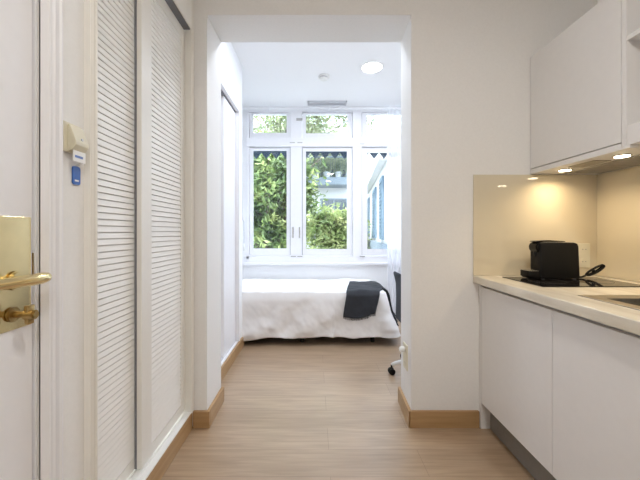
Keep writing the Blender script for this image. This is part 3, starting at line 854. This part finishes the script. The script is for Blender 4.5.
for k in range(5):   # balcony plants: each one a thing
    px_ = -.42+k*.47; zb_ = bz_(181, YO)
    pt = thing('potted_plant', ['leafy balcony plant at the left railing end', 'leafy balcony plant second along the opposite railing', 'leafy balcony plant in the middle of the opposite railing', 'leafy balcony plant fourth along the opposite railing', 'leafy balcony plant at the right railing end'][k], 'plant', (px_, YO-.6, zb_), 'plants on the opposite balcony')
    MB().cyl((px_, YO-.6, zb_+.001), (px_, YO-.6, zb_+.28), .11, .15, 16).build('pot', M['greyp'], pt)
    V = []; Fc = []; rnd = random.Random(k)
    for i in range(700):
        p = Vector((rnd.gauss(0, .13), rnd.gauss(0, .12), .62+rnd.gauss(0, .24))); L = .12
        dd = Vector((rnd.gauss(0, 1), rnd.gauss(0, 1), rnd.gauss(0, 1))).normalized(); u = dd.cross(Vector((0, .3, 1))).normalized()
        q = len(V); V += [p, p+dd*L*.5+u*.03, p+dd*L, p+dd*L*.5-u*.03]; Fc.append((q, q+1, q+2, q+3))
    me = bpy.data.meshes.new('foliage'); me.from_pydata(V, [], Fc); me.materials.append(M['leafc'])
    o = bpy.data.objects.new('foliage', me); C.objects.link(o); o.parent = pt

# low wing on the right with blue-grey shutters
A = Vector((1.28, 5.6, 0)); B = Vector((1.80, 10.7, 0)); dv = (B-A).normalized(); nv = Vector((-dv.y, dv.x, 0))  # nv points to -X
L = (B-A).length
XW = Matrix.Translation(A) @ Matrix((dv, nv, Vector((0, 0, 1)))).transposed().to_4x4()
t = thing('garden_wing', 'low white building wing with blue grey shutters right of the courtyard', 'building', (2.8, 8.2, -3))
MB().box(0, L, -3, 0, -3, 2.50).build('wall', M['facade'], t, xf=XW)
MB().box(-.1, L+.1, 0, .16, 2.44, 2.56, .01).build('eaves', M['facade'], t, xf=XW)
MB().prism([(.14, 2.562), (-1.6, 3.5), (-3.1, 2.562)], -.1, L+.1, 'x').build('roof', M['tile'], t, xf=XW)
MB().box(0.0, L, .001, .10, -.2, .95).build('plinth', M['faceb'], t, xf=XW)
for y_, w_ in ((.5, .55), (2.05, .8), (4.4, .7)):
    so = MB().box(y_, y_+w_, .002, .045, 1.02, 2.25, .004).build('shutter', M['shut'], t, xf=XW)
    b = MB()
    for k in range(16): b.prism([(.046, 1.08+k*.07), (.060, 1.08+k*.07), (.046, 1.13+k*.07)], y_+.05, y_+w_-.05, 'x')
    b.build('shutter_slats', M['shut'], so, xf=XW)

# rolled awning with scalloped valance just outside
t = thing('awning', 'dark blue rolled awning with scalloped valance outside bedroom window', 'awning', (.17, 4.72, 2.2))
MB().cyl((-.93, 4.74, 2.42), (1.30, 4.74, 2.42), .045, seg=24).build('roller', M['awn'], t)
YV = 4.735
pts = [(-.93, 2.40)]; x = -.93
zlo, zhi = H+(232-159)/F*YV, H+(232-152.8)/F*YV
bot = []
while x < 1.29:
    bot += [(x, zhi), (x+.0725, zlo)]; x += .145
bot.append((x, zhi))
pts = [(-.93, 2.40), (x, 2.40)]+list(reversed(bot))
MB().prism(pts, YV-.003, YV+.003, 'y').build('valance', M['awn'], t)
for xx in (-.928, 1.298): MB().box(xx-.012, xx+.012, YW+.1305, 4.76, 2.36, 2.46, .003).build('bracket', M['rail'], t)

# ------------------------------------------------------------------ lights
def area(name, loc, size, power, col, rot=(0, 0, 0), shape='DISK', sy=None, spread=None):
    l = bpy.data.lights.new(name, 'AREA'); l.energy = power; l.color = col; l.shape = shape; l.size = size
    if sy: l.size_y = sy
    if spread: l.spread = spread
    o = bpy.data.objects.new(name, l); o.location = loc; o.rotation_euler = rot; C.objects.link(o); return o
COOL = (.81, .88, 1.0); WARM = (1.0, .962, .915)
LB = 9.5; LK = 14
area('bedroom_lamp', (.593, 3.30, ZB-.012), .19, LB, COOL)
def extra(x, y, z, label, power, col):
    t = thing('ceiling_light', label, 'ceiling light', (x, y, z-.006)); downlight(t, x, y, z, .09)
    area('ceiling_lamp', (x, y, z-.012), .17, power, col)
extra(1.6, 3.3, ZB, 'added unseen ceiling light brightening the right half of bedroom', LB, COOL)  # out of view, added to lift the bedroom brightness
extra(1.6, 2.6, ZB, 'added unseen fill light near bedroom partition wall', LB, COOL)  # another added bedroom fill light, out of view
extra(-.1, 2.55, ZB, 'added fill light hidden just behind the opening lintel', LB, COOL)  # added fill light, kept out of view by the lintel
extra(.42, .25, ZK, 'recessed kitchen ceiling light above the camera', LK, WARM)
extra(.42, -.9, ZK, 'recessed kitchen ceiling light near the rear wall', LK, WARM)
for (lx, ly) in ((1.398, 1.787), (1.396, 1.452)):
    area('hood_spot', (lx, ly, 1.5105), .05, 1.25, (1, .78, .50), spread=math.radians(150))

# daylight
w = bpy.data.worlds.new('World'); bpy.context.scene.world = w; w.use_nodes = True
bg = w.node_tree.nodes['Background']; bg.inputs['Color'].default_value = (.74, .85, 1.0, 1); bg.inputs['Strength'].default_value = 8.5
s = bpy.data.lights.new('sun', 'SUN'); s.energy = 7.0; s.angle = math.radians(2); s.color = (1, .95, .86)
so = bpy.data.objects.new('sun', s); so.rotation_euler = (math.radians(42), 0, math.radians(-25)); C.objects.link(so)
so.location = (0, -5, 10)
pt = area('window_portal', ((wx0+wx1)/2, YW+.15, (wz0+wz1)/2), wx1-wx0, 1, (1, 1, 1), (math.radians(-90), 0, 0), 'RECTANGLE', wz1-wz0)
pt.data.cycles.is_portal = True

# ------------------------------------------------------------------ camera
cam = bpy.data.cameras.new('camera'); cam.sensor_width = 36; cam.lens = 18.0; cam.clip_start = .02
cam.shift_x = 5.5/640; cam.shift_y = -8/640
co = bpy.data.objects.new('camera', cam); co.location = (0, 0, H); co.rotation_euler = (PI/2, 0, 0); C.objects.link(co)
sc = bpy.context.scene; sc.camera = co
vs = sc.view_settings; vs.view_transform = 'Standard'; vs.look = 'None'; vs.exposure = 0; vs.gamma = 1; vs.use_curve_mapping = False
sc.cycles.use_denoising = True
sc.cycles.max_bounces = 12; sc.cycles.diffuse_bounces = 8; sc.cycles.transparent_max_bounces = 16
sc.cycles.sample_clamp_indirect = 6
